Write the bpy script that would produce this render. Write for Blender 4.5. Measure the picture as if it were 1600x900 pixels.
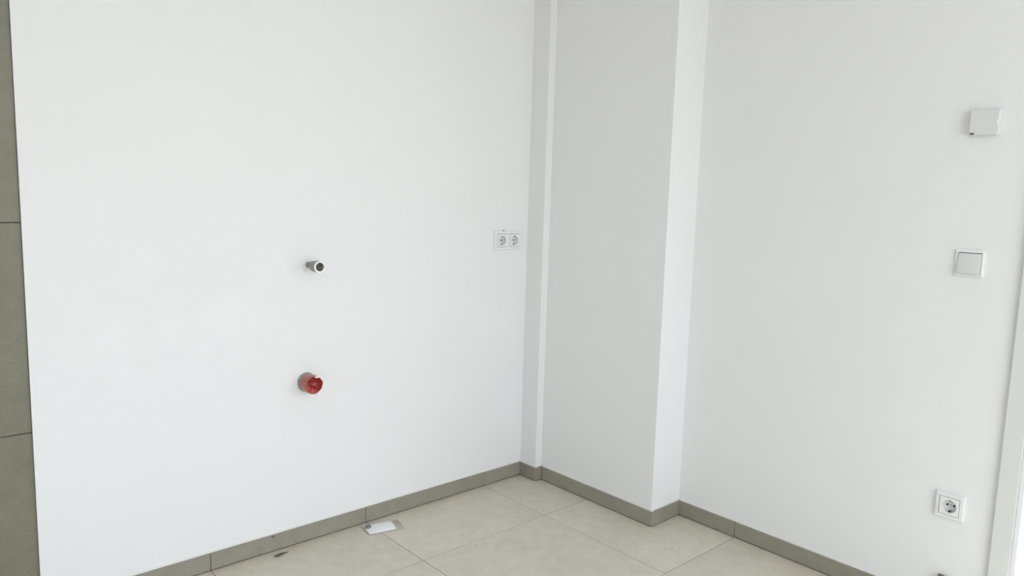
import bpy, bmesh, math, random
from mathutils import Vector, Matrix, Euler, noise

S = bpy.context.scene
COL = S.collection
for o in list(bpy.data.objects):
    bpy.data.objects.remove(o)
random.seed(7)
PI = math.pi

# ------------------------------------------------------------------ camera
cd = bpy.data.cameras.new('camera')
cam = bpy.data.objects.new('camera', cd)
COL.objects.link(cam)
S.camera = cam
cd.sensor_fit = 'HORIZONTAL'
cd.sensor_width = 36.0
cd.lens = 1164.845 / 1600 * 36.0
cd.clip_start = 0.02
cam.location = (-2.2953, -2.4420, 1.3019)
cam.rotation_euler = Euler((1.4439, -0.0292, -0.7323), 'XYZ')

# ------------------------------------------------------------------ sky and exposure
world = bpy.data.worlds.new('sky')
S.world = world
world.use_nodes = True
wn = world.node_tree.nodes
wl = world.node_tree.links
wn.clear()
w_out = wn.new('ShaderNodeOutputWorld')
w_bg = wn.new('ShaderNodeBackground')
w_tc = wn.new('ShaderNodeTexCoord')
w_sep = wn.new('ShaderNodeSeparateXYZ')
w_ramp = wn.new('ShaderNodeValToRGB')
w_ramp.color_ramp.elements[0].position = 0.46
w_ramp.color_ramp.elements[0].color = (0.58, 0.58, 0.57, 1)      # ground outside
w_ramp.color_ramp.elements[1].position = 0.54
w_ramp.color_ramp.elements[1].color = (0.862, 0.918, 1.0, 1)       # overcast sky
w_map = wn.new('ShaderNodeMath')
w_map.operation = 'MULTIPLY_ADD'
w_map.inputs[1].default_value = 0.5
w_map.inputs[2].default_value = 0.5
wl.new(w_tc.outputs['Generated'], w_sep.inputs[0])
wl.new(w_sep.outputs['Z'], w_map.inputs[0])
wl.new(w_map.outputs[0], w_ramp.inputs[0])
wl.new(w_ramp.outputs[0], w_bg.inputs['Color'])
w_bg.inputs['Strength'].default_value = 2.6
wl.new(w_bg.outputs[0], w_out.inputs[0])

S.view_settings.view_transform = 'Standard'
S.view_settings.look = 'None'
S.view_settings.gamma = 1.0
S.view_settings.use_curve_mapping = False
S.view_settings.exposure = 1.25


def portal(name, loc, rot, sx, sy):
    l = bpy.data.lights.new(name, 'AREA')
    l.shape = 'RECTANGLE'
    l.size = sx
    l.size_y = sy
    l.cycles.is_portal = True
    o = bpy.data.objects.new(name, l)
    o.location = loc
    o.rotation_euler = rot
    COL.objects.link(o)


# ------------------------------------------------------------------ layout (metres; origin = floor corner)
CA, CB, CC, CD = 0.1019, 0.0373, 0.7314, 0.2216   # stepped corner: nib depth, nib width, pillar depth, right wall
HB = 0.0635          # skirting height
XL = -1.9196         # end of the plaster, start of the wall tiles
GX, GY, T = -0.2267, -0.3969, 0.602
ROOM_L, ROOM_F, ROOM_H = -3.15, -4.3, 2.62
DOOR0, DOOR1, DOORH = -1.915, -2.80, 2.10          # rough opening in the right wall
WX0, WX1, WZ0, WZ1 = -2.85, -0.45, 0.45, 2.40      # window in the front wall, behind the camera

portal('window_portal', ((WX0 + WX1) / 2, ROOM_F + 0.001, (WZ0 + WZ1) / 2), (PI / 2, 0, 0), WX1 - WX0, WZ1 - WZ0)
portal('door_portal', (CD + 0.26, (DOOR0 + DOOR1) / 2, DOORH / 2), (0, PI / 2, 0), DOORH, DOOR0 - DOOR1)


# ------------------------------------------------------------------ materials
def mat(name, color, rough=0.5, metal=0.0, spec=0.5, noise_scale=None, noise_amt=0.1, bump=None, bump_scale=200, rnd=0.0, **kw):
    m = bpy.data.materials.new(name)
    m.use_nodes = True
    nt = m.node_tree
    b = nt.nodes['Principled BSDF']
    b.inputs['Base Color'].default_value = (*color, 1)
    b.inputs['Roughness'].default_value = rough
    b.inputs['Metallic'].default_value = metal
    b.inputs['Specular IOR Level'].default_value = spec
    for k, v in kw.items():
        b.inputs[k].default_value = v
    tc = nt.nodes.new('ShaderNodeTexCoord')
    if noise_scale:
        n = nt.nodes.new('ShaderNodeTexNoise')
        n.inputs['Scale'].default_value = noise_scale
        n.inputs['Detail'].default_value = 6
        n.inputs['Roughness'].default_value = 0.62
        nt.links.new(tc.outputs['Object'], n.inputs['Vector'])
        r = nt.nodes.new('ShaderNodeMapRange')
        r.inputs['From Min'].default_value = 0.3
        r.inputs['From Max'].default_value = 0.7
        r.inputs['To Min'].default_value = 1 - noise_amt
        r.inputs['To Max'].default_value = 1 + noise_amt
        nt.links.new(n.outputs['Fac'], r.inputs['Value'])
        val = r.outputs['Result']
        if rnd:
            oi = nt.nodes.new('ShaderNodeObjectInfo')
            r2 = nt.nodes.new('ShaderNodeMapRange')
            r2.inputs['To Min'].default_value = 1 - rnd
            r2.inputs['To Max'].default_value = 1 + rnd
            nt.links.new(oi.outputs['Random'], r2.inputs['Value'])
            mu = nt.nodes.new('ShaderNodeMath')
            mu.operation = 'MULTIPLY'
            nt.links.new(val, mu.inputs[0])
            nt.links.new(r2.outputs['Result'], mu.inputs[1])
            val = mu.outputs[0]
        vm = nt.nodes.new('ShaderNodeVectorMath')
        vm.operation = 'SCALE'
        vm.inputs[0].default_value = color
        nt.links.new(val, vm.inputs['Scale'])
        nt.links.new(vm.outputs['Vector'], b.inputs['Base Color'])
    if bump:
        n2 = nt.nodes.new('ShaderNodeTexNoise')
        n2.inputs['Scale'].default_value = bump_scale
        n2.inputs['Detail'].default_value = 3
        nt.links.new(tc.outputs['Object'], n2.inputs['Vector'])
        bp = nt.nodes.new('ShaderNodeBump')
        bp.inputs['Strength'].default_value = bump
        bp.inputs['Distance'].default_value = 0.001
        nt.links.new(n2.outputs['Fac'], bp.inputs['Height'])
        nt.links.new(bp.outputs['Normal'], b.inputs['Normal'])
    return m


def tile_mat(name, color, rough):
    """cement-look porcelain: broad clouds, finer mottling and sparse darker flecks"""
    m = bpy.data.materials.new(name)
    m.use_nodes = True
    nt = m.node_tree
    N, L = nt.nodes, nt.links
    b = N['Principled BSDF']
    b.inputs['Roughness'].default_value = rough
    geo = N.new('ShaderNodeNewGeometry')
    oi = N.new('ShaderNodeObjectInfo')
    off = N.new('ShaderNodeVectorMath')
    off.operation = 'MULTIPLY_ADD'
    off.inputs[1].default_value = (1, 1, 1)
    L.new(geo.outputs['Position'], off.inputs[0])
    comb = N.new('ShaderNodeCombineXYZ')
    rs = N.new('ShaderNodeMath')
    rs.operation = 'MULTIPLY'
    rs.inputs[1].default_value = 30
    L.new(oi.outputs['Random'], rs.inputs[0])
    L.new(rs.outputs[0], comb.inputs[0])
    L.new(rs.outputs[0], comb.inputs[2])
    L.new(comb.outputs[0], off.inputs[2])

    def nz(scale, detail, lo, hi, a, c):
        n = N.new('ShaderNodeTexNoise')
        n.inputs['Scale'].default_value = scale
        n.inputs['Detail'].default_value = detail
        L.new(off.outputs[0], n.inputs['Vector'])
        r = N.new('ShaderNodeMapRange')
        r.inputs['From Min'].default_value = lo
        r.inputs['From Max'].default_value = hi
        r.inputs['To Min'].default_value = a
        r.inputs['To Max'].default_value = c
        L.new(n.outputs['Fac'], r.inputs['Value'])
        return r.outputs['Result']

    def mul(a, c):
        x = N.new('ShaderNodeMath')
        x.operation = 'MULTIPLY'
        L.new(a, x.inputs[0])
        L.new(c, x.inputs[1])
        return x.outputs[0]
    v = mul(nz(4.5, 5, 0.3, 0.7, 0.955, 1.04), nz(22, 6, 0.3, 0.7, 0.95, 1.05))
    v = mul(v, nz(420, 2, 0.25, 0.75, 0.86, 1.14))
    v = mul(v, nz(60, 3, 0.62, 0.74, 1.0, 0.86))
    rr = N.new('ShaderNodeMapRange')
    rr.inputs['To Min'].default_value = 0.97
    rr.inputs['To Max'].default_value = 1.03
    L.new(oi.outputs['Random'], rr.inputs['Value'])
    v = mul(v, rr.outputs['Result'])
    vm = N.new('ShaderNodeVectorMath')
    vm.operation = 'SCALE'
    vm.inputs[0].default_value = color
    L.new(v, vm.inputs['Scale'])
    L.new(vm.outputs['Vector'], b.inputs['Base Color'])
    n2 = N.new('ShaderNodeTexNoise')
    n2.inputs['Scale'].default_value = 180
    L.new(off.outputs[0], n2.inputs['Vector'])
    bp = N.new('ShaderNodeBump')
    bp.inputs['Strength'].default_value = 0.15
    bp.inputs['Distance'].default_value = 0.0006
    L.new(n2.outputs['Fac'], bp.inputs['Height'])
    L.new(bp.outputs['Normal'], b.inputs['Normal'])
    return m


M = {}
M['plaster'] = mat('white_plaster_paint', (0.885, 0.885, 0.88), 0.75, spec=0.25, noise_scale=3, noise_amt=0.008, bump=0.35, bump_scale=420)
M['floor_tile'] = tile_mat('floor_porcelain', (0.655, 0.615, 0.52), 0.42)
M['skirting_tile'] = tile_mat('skirting_porcelain', (0.312, 0.291, 0.238), 0.5)
M['wall_tile'] = tile_mat('wall_porcelain', (0.214, 0.205, 0.150), 0.5)
M['grout'] = mat('grey_grout', (0.16, 0.152, 0.125), 0.9, noise_scale=60, noise_amt=0.1)
M['joint'] = mat('dark_joint', (0.085, 0.08, 0.066), 0.9, noise_scale=40, noise_amt=0.15)
M['caulk'] = mat('white_caulk', (0.86, 0.85, 0.82), 0.45, noise_scale=30, noise_amt=0.02)
M['plastic'] = mat('white_switch_plastic', (0.86, 0.865, 0.86), 0.28, noise_scale=20, noise_amt=0.006)
M['plastic2'] = mat('white_device_plastic', (0.765, 0.765, 0.745), 0.4, noise_scale=20, noise_amt=0.01)
M['rocker'] = mat('light_grey_rocker_plastic', (0.74, 0.745, 0.735), 0.35, noise_scale=20, noise_amt=0.01)
M['recess'] = mat('socket_recess_plastic', (0.80, 0.81, 0.80), 0.4, noise_scale=30, noise_amt=0.02)
M['black'] = mat('black_hole', (0.012, 0.012, 0.012), 0.8, noise_scale=30, noise_amt=0.1)
M['clip'] = mat('earth_clip_metal', (0.10, 0.10, 0.10), 0.4, 0.6, noise_scale=60, noise_amt=0.1)
M['zinc'] = mat('galvanised_metal', (0.30, 0.295, 0.27), 0.45, 0.6, noise_scale=90, noise_amt=0.18, bump=0.3, bump_scale=300)
M['bright_metal'] = mat('bright_rim_metal', (0.88, 0.87, 0.84), 0.3, 0.55, noise_scale=70, noise_amt=0.05)
M['plug'] = mat('brown_plug', (0.095, 0.076, 0.062), 0.7, noise_scale=160, noise_amt=0.35)
M['red'] = mat('red_cap_plastic', (0.36, 0.050, 0.040), 0.34, noise_scale=50, noise_amt=0.22)
M['red_side'] = mat('pink_red_cap_side', (0.42, 0.132, 0.108), 0.13, noise_scale=60, noise_amt=0.2)
M['pipe_grey'] = mat('grey_pipe_plastic', (0.40, 0.41, 0.37), 0.55, noise_scale=80, noise_amt=0.15)
M['mortar'] = mat('crumbly_mortar', (0.34, 0.34, 0.30), 0.95, noise_scale=240, noise_amt=0.45, bump=0.8, bump_scale=300)
M['paper'] = mat('white_paper', (0.86, 0.87, 0.89), 0.7, noise_scale=30, noise_amt=0.015)
M['washer'] = mat('grey_disc', (0.20, 0.20, 0.215), 0.5, noise_scale=60, noise_amt=0.1)
M['lacquer'] = mat('white_door_lacquer', (0.90, 0.905, 0.92), 0.3, noise_scale=10, noise_amt=0.006)
M['casing'] = mat('offwhite_casing_paint', (0.765, 0.765, 0.74), 0.5, noise_scale=10, noise_amt=0.01, bump=0.2, bump_scale=420)
M['seal'] = mat('pale_grey_seal', (0.76, 0.77, 0.78), 0.6, noise_scale=20, noise_amt=0.03)
M['splinter'] = mat('brown_splinter', (0.115, 0.085, 0.062), 0.8, noise_scale=120, noise_amt=0.35)
M['offcut'] = mat('brown_offcut', (0.15, 0.125, 0.09), 0.6, noise_scale=90, noise_amt=0.35)
M['offcut_pale'] = mat('pale_offcut_edge', (0.42, 0.41, 0.38), 0.8, noise_scale=120, noise_amt=0.3)
M['screed'] = mat('terrace_concrete', (0.42, 0.41, 0.38), 0.9, noise_scale=14, noise_amt=0.1)
M['window_frame'] = mat('white_window_frame', (0.86, 0.86, 0.86), 0.35, noise_scale=10, noise_amt=0.01)


def film_mat(name, tint, mixfac):
    m = bpy.data.materials.new(name)
    m.use_nodes = True
    nt = m.node_tree
    nt.nodes.clear()
    out = nt.nodes.new('ShaderNodeOutputMaterial')
    mix = nt.nodes.new('ShaderNodeMixShader')
    tr = nt.nodes.new('ShaderNodeBsdfTransparent')
    pb = nt.nodes.new('ShaderNodeBsdfPrincipled')
    pb.inputs['Base Color'].default_value = (*tint, 1)
    pb.inputs['Roughness'].default_value = 0.12
    n = nt.nodes.new('ShaderNodeTexNoise')
    n.inputs['Scale'].default_value = 70
    r = nt.nodes.new('ShaderNodeMapRange')
    r.inputs['To Min'].default_value = mixfac * 0.7
    r.inputs['To Max'].default_value = mixfac * 1.3
    nt.links.new(n.outputs['Fac'], r.inputs['Value'])
    nt.links.new(r.outputs['Result'], mix.inputs[0])
    nt.links.new(tr.outputs[0], mix.inputs[1])
    nt.links.new(pb.outputs[0], mix.inputs[2])
    nt.links.new(mix.outputs[0], out.inputs[0])
    return m


M['film'] = film_mat('clear_plastic_film', (0.72, 0.66, 0.57), 0.42)
M['glass'] = film_mat('window_glass', (0.9, 0.95, 0.95), 0.06)


# ------------------------------------------------------------------ mesh helpers
def add_box(bm, x0, x1, y0, y1, z0, z1, bev=0.0, seg=2, mi=0):
    vs = [bm.verts.new((x, y, z)) for x in (x0, x1) for y in (y0, y1) for z in (z0, z1)]
    idx = [(0, 1, 3, 2), (4, 6, 7, 5), (0, 4, 5, 1), (2, 3, 7, 6), (0, 2, 6, 4), (1, 5, 7, 3)]
    fs = [bm.faces.new([vs[i] for i in f]) for f in idx]
    for f in fs:
        f.material_index = mi
    if bev:
        es = list({e for f in fs for e in f.edges})
        r = bmesh.ops.bevel(bm, geom=es, offset=bev, segments=seg, profile=0.5, affect='EDGES')
        for f in r['faces']:
            f.material_index = mi


def box(*a, **k):
    bm = bmesh.new()
    add_box(bm, *a, **k)
    return bm


def lathe(bm, prof, n=40, axis='Y', closed_start=True, closed_end=True, fn=None, mi=0):
    """profile of (radius, distance along -Y); fn(angle, i) scales the radius"""
    rings = []
    for i, (r, d) in enumerate(prof):
        ring = []
        for k in range(n):
            a = 2 * PI * k / n
            rr, dd = (r, d) if fn is None else fn(a, i, r, d)
            ring.append(bm.verts.new((rr * math.cos(a), -dd, rr * math.sin(a))))
        rings.append(ring)
    for i in range(len(rings) - 1):
        for k in range(n):
            f = bm.faces.new((rings[i][k], rings[i][(k + 1) % n], rings[i + 1][(k + 1) % n], rings[i + 1][k]))
            f.material_index = mi
    if closed_start:
        bm.faces.new(list(reversed(rings[0]))).material_index = mi
    if closed_end:
        bm.faces.new(rings[-1]).material_index = mi
    return rings


def plate_with_hole(w, h, r, y_back, y_front, depth, n=64, lip=0.0012):
    """square plate with rounded outer corners and a round well sunk in it; faces -Y"""
    bm = bmesh.new()

    def sq(a, s, cr=0.003):
        c, t_ = math.cos(a), math.sin(a)
        hw, hh = w / 2 * s, h / 2 * s
        k = min(hw / max(abs(c), 1e-9), hh / max(abs(t_), 1e-9))
        return (c * k, t_ * k)
    loops = []

    def ring_sq(y, s):
        out = []
        for k in range(n):
            x, z = sq(2 * PI * (k + 0.0) / n, s)
            out.append(bm.verts.new((x, y, z)))
        loops.append(out)

    def ring_c(y, rad):
        loops.append([bm.verts.new((rad * math.cos(2 * PI * k / n), y, rad * math.sin(2 * PI * k / n))) for k in range(n)])
    ring_sq(y_back, 1)
    ring_sq(y_front + lip, 1)
    ring_sq(y_front, 1 - 2 * lip / w)
    ring_c(y_front, r + 0.001)
    ring_c(y_front + 0.001, r)
    ring_c(y_front + depth, r * 0.97)
    for i in range(len(loops) - 1):
        for k in range(n):
            f = bm.faces.new((loops[i][k], loops[i][(k + 1) % n], loops[i + 1][(k + 1) % n], loops[i + 1][k]))
            f.material_index = 1 if i >= 4 else 0
    bm.faces.new(loops[-1]).material_index = 1
    return bm


def frame_bm(w, h, holes, depth, bev=0.0025):
    """switch frame: rounded plate from the wall to -depth, with rectangular openings (cx, cz, s)"""
    bm = bmesh.new()
    xs = sorted({-w / 2, w / 2, *[c - s / 2 for c, _, s in holes], *[c + s / 2 for c, _, s in holes]})
    zs = sorted({-h / 2, h / 2, *[c - s / 2 for _, c, s in holes], *[c + s / 2 for _, c, s in holes]})

    def inhole(x, z):
        return any(abs(x - cx) < s / 2 and abs(z - cz) < s / 2 for cx, cz, s in holes)
    V = {}

    def v(i, j, k):
        if (i, j, k) not in V:
            V[i, j, k] = bm.verts.new((xs[i], 0 if k == 0 else -depth, zs[j]))
        return V[i, j, k]
    cells = {(i, j) for i in range(len(xs) - 1) for j in range(len(zs) - 1)
             if not inhole((xs[i] + xs[i + 1]) / 2, (zs[j] + zs[j + 1]) / 2)}
    for (i, j) in cells:
        bm.faces.new((v(i, j, 1), v(i + 1, j, 1), v(i + 1, j + 1, 1), v(i, j + 1, 1)))
        bm.faces.new((v(i, j + 1, 0), v(i + 1, j + 1, 0), v(i + 1, j, 0), v(i, j, 0)))
        for di, dj, a, b in ((-1, 0, (i, j + 1), (i, j)), (1, 0, (i + 1, j), (i + 1, j + 1)),
                             (0, -1, (i, j), (i + 1, j)), (0, 1, (i + 1, j + 1), (i, j + 1))):
            if (i + di, j + dj) not in cells:
                bm.faces.new((v(*a, 1), v(*a, 0), v(*b, 0), v(*b, 1)))
    bm.normal_update()
    es = [e for e in bm.edges if len(e.link_faces) == 2 and e.calc_face_angle(0) > 1.0
          and max(abs(vv.co.x) / (w / 2) for vv in e.verts) <= 1.0001
          and not (abs(e.verts[0].co.y) < 1e-6 and abs(e.verts[1].co.y) < 1e-6)
          and (all(abs(abs(vv.co.x) - w / 2) < 1e-6 for vv in e.verts) or all(abs(abs(vv.co.z) - h / 2) < 1e-6 for vv in e.verts))]
    bmesh.ops.bevel(bm, geom=es, offset=bev, segments=3, profile=0.5, affect='EDGES')
    return bm


def obj(name, bm, mats, parent=None, loc=None, rot=None, smooth=False, recalc=True):
    if recalc:
        bmesh.ops.recalc_face_normals(bm, faces=bm.faces)
    me = bpy.data.meshes.new(name)
    bm.to_mesh(me)
    bm.free()
    if not isinstance(mats, (list, tuple)):
        mats = [mats]
    for m in mats:
        me.materials.append(m)
    if smooth:
        for p in me.polygons:
            p.use_smooth = True
        me.set_sharp_from_angle(angle=math.radians(40))
    o = bpy.data.objects.new(name, me)
    COL.objects.link(o)
    if parent:
        o.parent = parent
    if loc:
        o.location = loc
    if rot:
        o.rotation_euler = rot
    return o


def inst(name, src, parent, loc=None):
    o = src.copy()
    o.name = name
    COL.objects.link(o)
    o.parent = parent
    if loc:
        o.location = loc
    return o


def thing(name, label, cat, loc, rotz=0, group=None):
    o = bpy.data.objects.new(name, None)
    o.empty_display_size = 0.05
    COL.objects.link(o)
    o.location = loc
    o.rotation_euler = (0, 0, rotz)
    tag(o, label, cat, group)
    return o


def tag(o, label, cat, group=None):
    o['label'] = label
    o['category'] = cat
    if group:
        o['group'] = group


def struct(name, bm, mats, label, cat, **k):
    o = obj(name, bm, mats, **k)
    o['kind'] = 'structure'
    tag(o, label, cat)
    return o


# ------------------------------------------------------------------ the room shell
TH = 0.22
OY, OZ = -1.7245, 0.3765      # centre of the low socket
bm = bmesh.new()
for hb in ((XL, -0.1895, -0.05, ROOM_H), (-0.0555, CD + TH, -0.05, ROOM_H), (-0.1895, -0.0555, -0.05, 1.0675), (-0.1895, -0.0555, 1.1235, ROOM_H)):
    add_box(bm, hb[0], hb[1], 0, 0.03, hb[2], hb[3])      # leaves the wall box of the twin socket open
add_box(bm, XL, CD + TH, 0.03, TH, -0.05, ROOM_H)
add_box(bm, ROOM_L - 0.1, XL, 0.0185, TH, -0.05, ROOM_H)
wall_back = struct('wall_back', bm, M['plaster'], 'white plastered back wall carrying the pipe stubs, with grey tiles at its left end', 'wall')

wall_corner = struct('wall_corner', box(0, CD + TH, -CA, 0.0, -0.05, ROOM_H), M['plaster'],
                     'narrow grey-white wall nib in the corner between back wall and pillar', 'wall')
wall_pillar = struct('wall_pillar', box(CB, CD + TH, -CC, -CA, -0.05, ROOM_H), M['plaster'],
                     'white pillar standing out of the right wall beside the corner', 'wall')
bm = bmesh.new()
for hb in ((DOOR0 + 0.012, OY - 0.028, -0.05, ROOM_H), (OY + 0.028, -CC, -0.05, ROOM_H), (OY - 0.028, OY + 0.028, -0.05, OZ - 0.028), (OY - 0.028, OY + 0.028, OZ + 0.028, ROOM_H)):
    add_box(bm, CD, CD + 0.03, hb[0], hb[1], hb[2], hb[3])  # leaves the wall box of the low socket open
add_box(bm, CD + 0.03, CD + TH, DOOR0 + 0.012, -CC, -0.05, ROOM_H)
add_box(bm, CD, CD + TH, ROOM_F - 0.1, DOOR1, -0.05, ROOM_H)
add_box(bm, CD, CD + TH, DOOR1, DOOR0 + 0.012, DOORH + 0.001, ROOM_H)
wall_right = struct('wall_right', bm, M['plaster'], 'pale white right wall with thermostat, light switch and low outlet', 'wall')
wall_left = struct('wall_left', box(ROOM_L - 0.1, ROOM_L, ROOM_F - 0.1, 0.018, -0.05, ROOM_H), M['plaster'],
                   'white wall left of the camera, outside the frame', 'wall')
bm = box(ROOM_L, WX0, ROOM_F - 0.1, ROOM_F, -0.05, ROOM_H)
add_box(bm, WX1, CD, ROOM_F - 0.1, ROOM_F, -0.05, ROOM_H)
add_box(bm, WX0, WX1, ROOM_F - 0.1, ROOM_F, WZ1, ROOM_H)
add_box(bm, WX0, WX1, ROOM_F - 0.1, ROOM_F, -0.05, WZ0)
wall_front = struct('wall_front', bm, M['plaster'], 'white wall behind the camera with the tall window', 'wall')
ceiling = struct('ceiling', box(ROOM_L - 0.1, CD + TH, ROOM_F - 0.1, TH, ROOM_H, ROOM_H + 0.15), M['plaster'],
                 'plain white ceiling above the room', 'ceiling')

# tall window behind the camera
window = struct('window_1', box(WX0, WX1, ROOM_F - 0.09, ROOM_F - 0.02, WZ0, WZ0 + 0.07, bev=0.004), M['window_frame'],
                'tall white-framed window in the wall behind the camera', 'window')
for nm, b in (('frame_bar', (WX0, WX1, ROOM_F - 0.09, ROOM_F - 0.02, WZ1 - 0.07, WZ1)),
              ('frame_bar', (WX0, WX0 + 0.07, ROOM_F - 0.09, ROOM_F - 0.02, WZ0 + 0.07, WZ1 - 0.07)),
              ('frame_bar', (WX1 - 0.07, WX1, ROOM_F - 0.09, ROOM_F - 0.02, WZ0 + 0.07, WZ1 - 0.07)),
              ('frame_bar', ((WX0 + WX1) / 2 - 0.04, (WX0 + WX1) / 2 + 0.04, ROOM_F - 0.09, ROOM_F - 0.02, WZ0 + 0.07, WZ1 - 0.07))):
    obj(nm, box(*b, bev=0.004), M['window_frame'], window)
for x0, x1 in ((WX0 + 0.07, (WX0 + WX1) / 2 - 0.04), ((WX0 + WX1) / 2 + 0.04, WX1 - 0.07)):
    obj('pane', box(x0, x1, ROOM_F - 0.06, ROOM_F - 0.056, WZ0 + 0.07, WZ1 - 0.07), M['glass'], window)

# ------------------------------------------------------------------ floor: screed bed with porcelain tiles
GAP = 0.0022
floor = struct('floor', box(ROOM_L, CD, ROOM_F, 0.0, -0.05, -0.0012), M['grout'],
               'floor of large matt beige-grey square porcelain tiles', 'floor')


def rect_minus(x0, x1, y0, y1):
    """clip a floor tile against the stepped corner; returns the rectangles left"""
    xm = [x0, *[v for v in (-0.0005, CB - 0.0005, CD - 0.0005) if x0 < v < x1], x1]
    ym = [y0, *[v for v in (-CC, -CA, 0) if y0 < v < y1], y1]
    out = []
    for i in range(len(xm) - 1):
        for j in range(len(ym) - 1):
            cx, cy = (xm[i] + xm[i + 1]) / 2, (ym[j] + ym[j + 1]) / 2
            lim = 0 if cy > -CA else CB if cy > -CC else CD
            if cx < lim and cy < 0:
                out.append((xm[i], xm[i + 1], ym[j], ym[j + 1]))
    return out


whole = None
for i in range(-6, 2):
    for j in range(-7, 2):
        x0, x1 = GX + (i - 1) * T + GAP / 2, GX + i * T - GAP / 2
        y0, y1 = GY + (j - 1) * T + GAP / 2, GY + j * T - GAP / 2
        x0, x1, y0, y1 = max(x0, ROOM_L), min(x1, CD - 0.0005), max(y0, ROOM_F), min(y1, -0.0005)
        if x1 - x0 < 0.01 or y1 - y0 < 0.01:
            continue
        rs = rect_minus(x0, x1, y0, y1)
        if not rs:
            continue
        full = len(rs) == 1 and x1 - x0 > T - 0.004 and y1 - y0 > T - 0.004
        dz = random.uniform(-0.00012, 0.00012)
        if full and whole is not None:
            inst('floor_tile', whole, floor, (x0, y0, dz))
            continue
        # union of the clipped rectangles as one prism
        bm = bmesh.new()
        ox, oy = x0, y0
        vd = {}

        def gv(x, y):
            k = (round(x, 5), round(y, 5))
            if k not in vd:
                vd[k] = bm.verts.new((x - ox, y - oy, 0))
            return vd[k]
        xa = sorted({v for r in rs for v in r[:2]})
        ya = sorted({v for r in rs for v in r[2:]})
        for r in rs:
            for xi in range(len(xa) - 1):
                for yi in range(len(ya) - 1):
                    if r[0] - 1e-6 <= xa[xi] < r[1] - 1e-6 and r[2] - 1e-6 <= ya[yi] < r[3] - 1e-6:
                        bm.faces.new((gv(xa[xi], ya[yi]), gv(xa[xi + 1], ya[yi]), gv(xa[xi + 1], ya[yi + 1]), gv(xa[xi], ya[yi + 1])))
        ret = bmesh.ops.extrude_face_region(bm, geom=bm.faces[:])
        for v in [g for g in ret['geom'] if isinstance(g, bmesh.types.BMVert)]:
            v.co.z -= 0.009
        bmesh.ops.dissolve_limit(bm, angle_limit=0.01, verts=bm.verts[:], edges=bm.edges[:])
        bmesh.ops.recalc_face_normals(bm, faces=bm.faces)
        top = [e for e in bm.edges if all(abs(v.co.z) < 1e-6 for v in e.verts)]
        bmesh.ops.bevel(bm, geom=top, offset=0.0007, segments=1, affect='EDGES')
        o = obj('floor_tile', bm, M['floor_tile'], floor, (x0, y0, dz))
        if full:
            whole = o

# grey porcelain tiles at the left end of the back wall
bmw = bmesh.new()
add_box(bmw, 0, 0.5992, 0, 0.01, 0, 0.5990, bev=0.0008, seg=1)
wt = None
for kx in range(4):
    for kz in range(-1, 4):
        z = 0.579 + kz * T + 0.0011
        x1 = XL - 0.0004 - kx * T
        x0 = max(x1 - 0.5998, ROOM_L + 0.002)
        if x1 - x0 < 0.05:
            continue
        h0, h1 = max(z, 0.004), min(z + 0.5990, ROOM_H - 0.002)
        if h1 - h0 < 0.05:
            continue
        if x1 - x0 > 0.59 and h1 - h0 > 0.59:
            if wt is None:
                wt = obj('wall_tile', bmw, M['wall_tile'], wall_back, (x0, 0.0085, h0))
            else:
                inst('wall_tile', wt, wall_back, (x0, 0.0085, h0))
        else:
            obj('wall_tile', box(0, x1 - x0, 0, 0.01, 0, h1 - h0, bev=0.0008, seg=1), M['wall_tile'], wall_back, (x0, 0.0085, h0))
obj('tile_grout', box(ROOM_L, XL - 0.0004, 0.0105, 0.0184, 0.0, ROOM_H), M['joint'], wall_back)

# ------------------------------------------------------------------ skirting tiles
TK, LIFT = 0.010, 0.0035     # tile thickness, joint under it


def skirting(name, label, runs, joints=True):
    """runs: (axis, start, end, wall plane, outward sign, [tile breaks])"""
    base = bmesh.new()
    for ax, s0, s1, pl, sg, br in runs:
        a, b_ = sorted((s0, s1))
        p0, p1 = sorted((pl, pl + sg * 0.0065))
        a, b_ = a + 0.003, b_ - 0.003
        if ax == 'y':
            a += 0.004                     # stays behind the tile that turns the outer corner
        if ax == 'x':
            add_box(base, a, b_, p0, p1, 0.0, HB - 0.004)
        else:
            add_box(base, p0, p1, a, b_, 0.0, HB - 0.004)
    root = struct(name, base, M['joint'], label, 'skirting')
    for ax, s0, s1, pl, sg, br in runs:
        a, b_ = sorted((s0, s1))
        cuts = [a, *sorted(v for v in br if a < v < b_), b_]
        for k in range(len(cuts) - 1):
            c0 = cuts[k] + (0.0009 if k else 0)
            c1 = cuts[k + 1] - (0.0009 if k < len(cuts) - 2 else 0)
            jit = random.uniform(-0.0003, 0.0003)
            p0, p1 = sorted((pl + sg * 0.001, pl + sg * (TK + jit)))
            bb = (c0, c1, p0, p1) if ax == 'x' else (p0, p1, c0, c1)
            obj('skirting_tile', box(*bb, LIFT, HB - 0.0012 + jit, bev=0.0009, seg=1), M['skirting_tile'], root)
        q0, q1 = sorted((pl, pl + sg * 0.0045))
        bb = (a, b_, q0, q1) if ax == 'x' else (q0, q1, a, b_)
        obj('caulk', box(*bb, HB - 0.002, HB + 0.0022, bev=0.0012, seg=2), M['caulk'], root)
    return root


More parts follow.
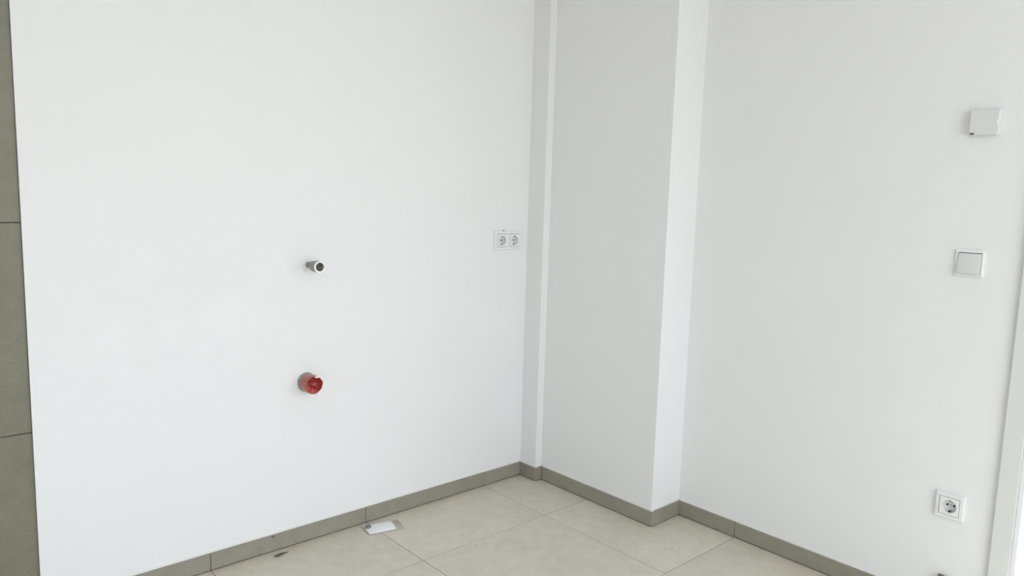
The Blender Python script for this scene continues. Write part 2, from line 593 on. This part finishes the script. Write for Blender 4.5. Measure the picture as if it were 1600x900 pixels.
brA = [GX - n * T for n in range(0, 5)]
base_back = skirting('baseboard_back', 'beige-grey tile skirting along the foot of the back wall', [('x', XL, -0.0105, 0.0, -1, brA)])
chip = bmesh.new()
lathe(chip, [(0.0042, 0.0), (0.0036, 0.0006), (0.0015, 0.0010)], 9, fn=lambda a, i, rr, d: (rr * (1 + 0.35 * math.sin(2 * a + 0.8)), d))
obj('chip', chip, M['splinter'], base_back, (-1.2109, -0.0102, 0.057))['label'] = 'small dark chip near the top edge'
skirting('baseboard_corner', 'short dark tile skirting around the corner nib', [
    ('y', 0.0, -CA - TK, 0.0, -1, []), ('x', -0.0008, CB - 0.0105, -CA, -1, [])])
skirting('baseboard_pillar', 'brown-grey tile skirting around the pillar', [
    ('y', -CA, -CC - TK, CB, -1, []), ('x', CB - 0.0008, CD - 0.0105, -CC, -1, [])])
brC = [GY - n * T for n in range(1, 6)]
skirting('baseboard_right', 'brown-grey tile skirting along the foot of the right wall', [('y', -CC, -1.842, CD, -1, brC)])

# ------------------------------------------------------------------ doorway at the right edge
CE0, CE1, CP = -1.8445, -1.8995, 0.014
door = struct('door_1', box(CD - CP, CD, CE1, CE0, 0.0, DOORH + 0.05, bev=0.004, seg=3), M['casing'],
              'white door casing and lining at the right edge of the right wall', 'door frame')
obj('lining', box(CD - CP + 0.001, CD + TH + 0.01, DOOR0, CE1 + 0.0005, 0.0, DOORH, bev=0.003, seg=3), M['lacquer'], door)
obj('seal', box(CD + 0.030, CD + 0.068, DOOR0 - 0.0012, DOOR0 + 0.002, 0.0, DOORH - 0.02, bev=0.0008), M['seal'], door)
obj('lining', box(CD - CP, CD + TH + 0.01, DOOR1, DOOR1 + 0.02, 0.0, DOORH, bev=0.0025), M['lacquer'], door)
obj('casing', box(CD - CP, CD, DOOR1 - 0.05, DOOR1, 0.0, DOORH + 0.05, bev=0.004, seg=3), M['casing'], door)
obj('head_lining', box(CD - CP, CD + TH + 0.01, DOOR1 + 0.02, DOOR0, DOORH - 0.015, DOORH, bev=0.002), M['lacquer'], door)
obj('head_casing', box(CD - CP, CD, DOOR1, CE1, DOORH, DOORH + 0.05, bev=0.004, seg=3), M['casing'], door)
trim = struct('trim_1', box(CD, CD + 2.2, -4.4, 0.2, -0.05, -0.006), M['screed'], 'pale concrete slab beyond the doorway', 'slab')


# ------------------------------------------------------------------ sockets, switch, thermostat
def socket_insert(parent, cx, depth):
    y, well = -depth - 0.0024, 0.0178
    ins = obj('socket_insert', plate_with_hole(0.0545, 0.0545, 0.0200, -0.001, y, well), [M['plastic'], M['recess']], parent, (cx, 0, 0), smooth=True)
    yb = y + well
    for sx in (-1, 1):
        b = bmesh.new()
        lathe(b, [(0.0034, -yb - 0.0002), (0.0034, -yb + 0.0006)], 16)
        obj('pin_hole', b, M['black'], ins, (sx * 0.0095, 0, 0))
    b = bmesh.new()
    lathe(b, [(0.0017, -yb - 0.0002), (0.0017, -yb + 0.0007)], 12)
    obj('screw', b, M['clip'], ins)
    for sz in (-1, 1):
        obj('earth_clip', box(-0.0028, 0.0028, y + 0.004, yb, sz * 0.0180 - 0.0016, sz * 0.0180 + 0.0016, bev=0.0006), M['clip'], ins)
    return ins


FD = 0.0105
ds = thing('double_socket', 'white twin socket plate on the back wall beside the corner', 'outlet', (-0.1225, 0, 1.0955))
obj('frame', frame_bm(0.1545, 0.0815, [(-0.0358, 0, 0.0574), (0.0358, 0, 0.0574)], FD), M['plastic'], ds, smooth=True)
socket_insert(ds, -0.0358, FD)
socket_insert(ds, 0.0358, FD)
b = bmesh.new()
lathe(b, [(0.0022, 0.0005), (0.0022, 0.004), (0.0012, 0.0046)], 10)
obj('fixing_nub', b, M['clip'], ds, (-0.021, 0, 0.0432))

ou = thing('wall_outlet', 'single white socket low on the right wall above the skirting', 'outlet', (CD, OY, OZ), -PI / 2)
obj('frame', frame_bm(0.0805, 0.0805, [(0, 0, 0.0574)], FD), M['plastic'], ou, smooth=True)
socket_insert(ou, 0, FD)

sw = thing('light_switch', 'single white rocker light switch on the right wall beside the door casing', 'switch', (CD, -1.7075, 1.1328), -PI / 2)
obj('frame', frame_bm(0.0770, 0.0805, [(0, 0, 0.0640)], 0.0085), M['plastic'], sw, smooth=True)
rk = bmesh.new()
add_box(rk, -0.0308, 0.0308, -0.0130, -0.001, -0.0312, 0.0308, bev=0.0016, seg=3)
for v in rk.verts:                       # rocker pressed at the top
    if v.co.y < -0.008:
        v.co.y += 0.0040 * (v.co.z / 0.0308) - 0.0005
        if v.co.z > 0.027:
            v.co.z -= 0.0012
obj('rocker', rk, M['rocker'], sw, smooth=True)
obj('mount', box(-0.0318, 0.0318, -0.003, -0.0002, -0.0318, 0.0318), M['clip'], sw)

th = thing('thermostat', 'boxy white room thermostat on the right wall above the light switch', 'thermostat', (CD, -1.7105, 1.5465), -PI / 2)
obj('back_plate', box(-0.0385, 0.0385, -0.008, 0, -0.0345, 0.0385, bev=0.0015), M['plastic2'], th, smooth=True)
# cover: outline with a waisted right side and a deeper lower right
out = [(-0.0370, -0.0310), (-0.0235, -0.0310), (-0.0235, -0.0375), (0.0345, -0.0375), (0.0372, -0.034), (0.0392, -0.026),
       (0.0392, -0.016), (0.0352, -0.005), (0.0350, 0.003), (0.0372, 0.014), (0.0380, 0.0345), (0.0355, 0.0372), (-0.0350, 0.0372), (-0.0370, 0.035)]
cv = bmesh.new()
f0 = cv.faces.new([cv.verts.new((x, -0.008, z)) for x, z in out])
r_ = bmesh.ops.extrude_face_region(cv, geom=[f0])
for v in [g for g in r_['geom'] if isinstance(g, bmesh.types.BMVert)]:
    v.co.y = -0.0225
    v.co.x *= 0.985
    v.co.z *= 0.98
bmesh.ops.recalc_face_normals(cv, faces=cv.faces)
front = [e for e in cv.edges if all(v.co.y < -0.02 for v in e.verts)]
bmesh.ops.bevel(cv, geom=front, offset=0.002, segments=3, affect='EDGES')
obj('cover', cv, M['plastic'], th, smooth=True)
fp = bmesh.new()
f0 = fp.faces.new([fp.verts.new((x * 0.965, -0.0222, z * 0.955)) for x, z in out])
r_ = bmesh.ops.extrude_face_region(fp, geom=[f0])
for v in [g for g in r_['geom'] if isinstance(g, bmesh.types.BMVert)]:
    v.co.y = -0.0234
    v.co.x *= 0.995
    v.co.z *= 0.995
obj('shaded_front', fp, M['plastic2'], th)  # added plate; its darker colour paints the front shaded beside the bright sides
obj('slider_slot', box(-0.0345, -0.0240, -0.0205, -0.0078, -0.0342, -0.0314), M['clip'], th)

# ------------------------------------------------------------------ water pipe stub
wp = thing('water_pipe', 'grey metal water pipe stub with open socket end, upper one on the back wall', 'pipe', (-1.0625, 0, 1.0270))
b = bmesh.new()
lathe(b, [(0.0105, 0.0), (0.0105, 0.034)], 32)
obj('neck', b, M['zinc'], wp, smooth=True)
b = bmesh.new()


def hexish(a, i, r, d):
    if i in (1, 2):
        k = (a % (PI / 3)) - PI / 6
        return r * (math.cos(PI / 6) / math.cos(k)) * 1.06, d
    return r, d


lathe(b, [(0.0115, 0.026), (0.0178, 0.036), (0.0190, 0.052), (0.0200, 0.060), (0.0212, 0.066), (0.0214, 0.082)], 48, fn=hexish,
      closed_start=True, closed_end=False)
obj('coupling', b, M['zinc'], wp, smooth=True)
b = bmesh.new()
lathe(b, [(0.0214, 0.0818), (0.0208, 0.0852), (0.0196, 0.0862), (0.0160, 0.0858), (0.0150, 0.0835), (0.0146, 0.045)], 48, closed_start=False)
rim = obj('rim', b, M['bright_metal'], wp, smooth=True)
b = bmesh.new()
lathe(b, [(0.0144, 0.046), (0.0144, 0.0775), (0.010, 0.0745), (0.004, 0.0765)], 40)
obj('plug', b, M['plug'], wp, smooth=True)

# ------------------------------------------------------------------ drain stub with red cap
dr = thing('drain_pipe', 'grey drain pipe stub closed by a crumpled red cap, lower on the back wall', 'pipe', (-1.0735, 0, 0.6025))
b = bmesh.new()


def rough(a, i, r, d):
    q = noise.noise(Vector((math.cos(a) * 2.3, math.sin(a) * 2.3, i * 1.7)))
    return r * (1 + 0.07 * q), d + 0.002 * q


lathe(b, [(0.0350, 0.0), (0.0345, 0.006), (0.0325, 0.011), (0.0285, 0.013)], 40, fn=rough)
obj('mortar_ring', b, M['mortar'], dr, smooth=True)
b = bmesh.new()
lathe(b, [(0.0285, 0.0), (0.0285, 0.012), (0.0308, 0.013), (0.0308, 0.0172)], 40)
obj('pipe', b, M['pipe_grey'], dr, smooth=True)
b = bmesh.new()


def crump(a, i, r, d):
    q = noise.noise(Vector((math.cos(a) * 1.6 + 4, math.sin(a) * 1.6, 0.5)))
    g = noise.noise(Vector((math.cos(a) * 3.4, math.sin(a) * 3.4, 7 + i)))
    amp = (0.0, 0.02, 0.05, 0.07, 0.08, 0.10, 0.12)[min(i, 6)]
    rr = r * (1 + amp * (q * 0.9 + 0.5 * g))
    if i in (1, 2, 3):                      # a crease running along the left flank
        dd = abs(math.atan2(math.sin(a - 2.75), math.cos(a - 2.75)))
        rr *= 1 - 0.16 * math.exp(-(dd / 0.16) ** 2) * (1.0 if i == 2 else 0.6)
    return rr, d + (0.0045 * q if i >= 3 else 0)


lathe(b, [(0.0325, 0.0165), (0.0345, 0.040), (0.0340, 0.052), (0.0325, 0.060), (0.0308, 0.0615)], 56, fn=crump, closed_start=False, closed_end=False)
obj('cap_side', b, M['red_side'], dr, smooth=True)
# folded-in front: a cup whose lower left is pushed out as a flap and whose upper part is deep
b = bmesh.new()
NR, NA = 10, 56
rows = []
for i in range(NR):
    t_ = 1 - i / (NR - 1) * 0.96
    row = []
    for k in range(NA):
        a = 2 * PI * k / NA
        r0, d0 = crump(a, 4, 0.0308, 0.0615)
        x, z = r0 * t_ * math.cos(a), r0 * t_ * math.sin(a)
        u = x / 0.0308
        w = z / 0.0308
        edge = 1 - t_ ** 4
        # depth field: ridge from the middle left to the lower right; floor falls behind it
        fold = (w + 0.55 * u + 0.30)
        sink = 0.005 + 0.022 / (1 + math.exp(-fold * 12)) + 0.013 / (1 + math.exp(-(w - 0.25) * 14))
        left = 1 / (1 + math.exp((u + 0.42) * 14))
        sink *= 1 - 0.75 * left
        sink += 0.002 * noise.noise(Vector((u * 3, w * 3, 2)))
        row.append(b.verts.new((x, -(d0 - sink * edge), z)))
    rows.append(row)
for i in range(NR - 1):
    for k in range(NA):
        b.faces.new((rows[i][k], rows[i][(k + 1) % NA], rows[i + 1][(k + 1) % NA], rows[i + 1][k]))
b.faces.new(rows[-1])
obj('cap_front', b, M['red'], dr, smooth=True)
b = bmesh.new()
lp = [(0.000, 0.0280), (0.006, 0.0325), (0.014, 0.0315), (0.020, 0.0265), (0.014, 0.0255), (0.009, 0.0240), (0.005, 0.0265)]
f0 = b.faces.new([b.verts.new((x, -0.0625 - 0.002 * math.sin(i * 2.1), z)) for i, (x, z) in enumerate(lp)])
r_ = bmesh.ops.extrude_face_region(b, geom=[f0])
for v in [g for g in r_['geom'] if isinstance(g, bmesh.types.BMVert)]:
    v.co.y += 0.004
obj('torn_scrap', b, M['paper'], dr)

# ------------------------------------------------------------------ plastic packet on the floor
P = [(-0.8790, -0.1120), (-0.7385, -0.1480), (-0.7160, -0.0640), (-0.8650, -0.0300)]
cx_, cy_ = sum(p[0] for p in P) / 4, sum(p[1] for p in P) / 4
pk = thing('plastic_packet', 'clear plastic packet with a white paper insert lying on the floor by the back skirting', 'packet', (cx_, cy_, 0))


def on_packet(u, v):
    a = Vector(P[0]).lerp(Vector(P[1]), u)
    c = Vector(P[3]).lerp(Vector(P[2]), u)
    q = a.lerp(c, v)
    return q.x - cx_, q.y - cy_


def pillow(u, v):
    e = (math.sin(PI * min(max(u, 0), 1)) ** 0.6) * (math.sin(PI * min(max(v, 0), 1)) ** 0.6)
    return e * (0.010 + 0.003 * noise.noise(Vector((u * 5, v * 4, 3)))) + 0.0022 * abs(noise.noise(Vector((u * 9, v * 7, 1))))


def sheet(u0, u1, v0, v1, nu, nv, f_top, f_bot):
    bm = bmesh.new()
    tops, bots = {}, {}
    for i in range(nu + 1):
        for j in range(nv + 1):
            u, v = u0 + (u1 - u0) * i / nu, v0 + (v1 - v0) * j / nv
            x, y = on_packet(u, v)
            tops[i, j] = bm.verts.new((x, y, f_top(u, v)))
            bots[i, j] = bm.verts.new((x, y, f_bot(u, v)))
    for i in range(nu):
        for j in range(nv):
            bm.faces.new((tops[i, j], tops[i + 1, j], tops[i + 1, j + 1], tops[i, j + 1]))
            bm.faces.new((bots[i, j + 1], bots[i + 1, j + 1], bots[i + 1, j], bots[i, j]))
    for i in range(nu):
        bm.faces.new((bots[i, 0], bots[i + 1, 0], tops[i + 1, 0], tops[i, 0]))
        bm.faces.new((tops[i, nv], tops[i + 1, nv], bots[i + 1, nv], bots[i, nv]))
    for j in range(nv):
        bm.faces.new((tops[0, j], tops[0, j + 1], bots[0, j + 1], bots[0, j]))
        bm.faces.new((bots[nu, j], bots[nu, j + 1], tops[nu, j + 1], tops[nu, j]))
    return bm


obj('pouch', sheet(0, 1, 0, 1, 22, 12, lambda u, v: 0.0014 + pillow(u, v), lambda u, v: 0.0006), M['film'], pk, smooth=True)
obj('paper_insert', sheet(0.035, 0.76, 0.02, 0.96, 16, 10, lambda u, v: 0.0022 + pillow(u, v) * 1.02, lambda u, v: 0.0017 + pillow(u, v) * 0.9), M['paper'], pk, smooth=True)
dx, dy = on_packet(0.115, 0.63)
b = bmesh.new()
lathe(b, [(0.0125, 0.0), (0.0125, 0.0022), (0.0105, 0.003)], 24)
obj('grey_disc', b, M['washer'], pk, (dx, dy, 0.0105), (-PI / 2, 0, 0), smooth=True)

# ------------------------------------------------------------------ small litter on the floor
def sliver(name, pts, rad, m, label, cat, loc, flat=0.5):
    bm = bmesh.new()
    prev = None
    for (x, y, z), r in zip(pts, rad):
        ring = [bm.verts.new((x + 0.0, y + r * math.cos(a), max(0.0, z + r * flat * math.sin(a)))) for a in [2 * PI * k / 7 for k in range(7)]]
        if prev:
            for k in range(7):
                bm.faces.new((prev[k], prev[(k + 1) % 7], ring[(k + 1) % 7], ring[k]))
        else:
            bm.faces.new(list(reversed(ring)))
        prev = ring
    bm.faces.new(prev)
    o = obj(name, bm, m, None, loc, smooth=True)
    tag(o, label, cat)
    return o


sliver('wood_splinter', [(-0.030, 0.000, 0.002), (-0.022, -0.003, 0.004), (-0.006, -0.001, 0.005), (0.010, 0.001, 0.004), (0.028, 0.004, 0.002)],
       [0.002, 0.0052, 0.0055, 0.0030, 0.0008], M['splinter'], 'dark brown splinter lying on the floor close to the back skirting', 'debris', (-1.195, -0.050, 0.0002))


def crumb(label, x, y, r):
    bm = bmesh.new()
    bmesh.ops.create_icosphere(bm, subdivisions=1, radius=r)
    for v in bm.verts:
        v.co *= 1 + 0.3 * noise.noise(v.co * 300)
        v.co.z = max(v.co.z * 0.7 + r * 0.6, 0)
    o = obj('grit_crumb', bm, M['plug'], None, (x, y, 0.0001))
    tag(o, label, 'debris')


crumb('tiny dark crumb on the floor right of the plastic packet', -0.6427, -0.1022, 0.0022)
crumb('tiny dark crumb on the floor tile in front of the pillar', -0.0610, -0.9060, 0.0022)

# brown offcut leaning on the right skirting, only its top shows at the lower frame edge
oc = thing('tile_offcut', 'brown broken offcut leaning on the right skirting beneath the low socket', 'offcut', (CD - 0.012, -1.742, 0.0), -PI / 2)
b = bmesh.new()
prof = [(-0.026, 0.0), (0.045, 0.0), (0.045, 0.115), (0.028, 0.128), (0.010, 0.138), (0.004, 0.146), (-0.008, 0.150), (-0.026, 0.152)]
f0 = b.faces.new([b.verts.new((x, -0.022 - 0.008, z)) for x, z in prof])
for v in b.verts:
    v.co.y = -0.030 + 0.026 * v.co.z / 0.15
r_ = bmesh.ops.extrude_face_region(b, geom=[f0])
for v in [g for g in r_['geom'] if isinstance(g, bmesh.types.BMVert)]:
    v.co.y += 0.009
obj('slab', b, M['offcut'], oc)
b = bmesh.new()
prof2 = [(0.004, 0.100), (0.047, 0.080), (0.047, 0.112), (0.030, 0.126), (0.012, 0.136)]
f0 = b.faces.new([b.verts.new((x, -0.0322 + 0.026 * z / 0.15, z)) for x, z in prof2])
r_ = bmesh.ops.extrude_face_region(b, geom=[f0])
for v in [g for g in r_['geom'] if isinstance(g, bmesh.types.BMVert)]:
    v.co.y += 0.0024
obj('pale_chip', b, M['offcut_pale'], oc)
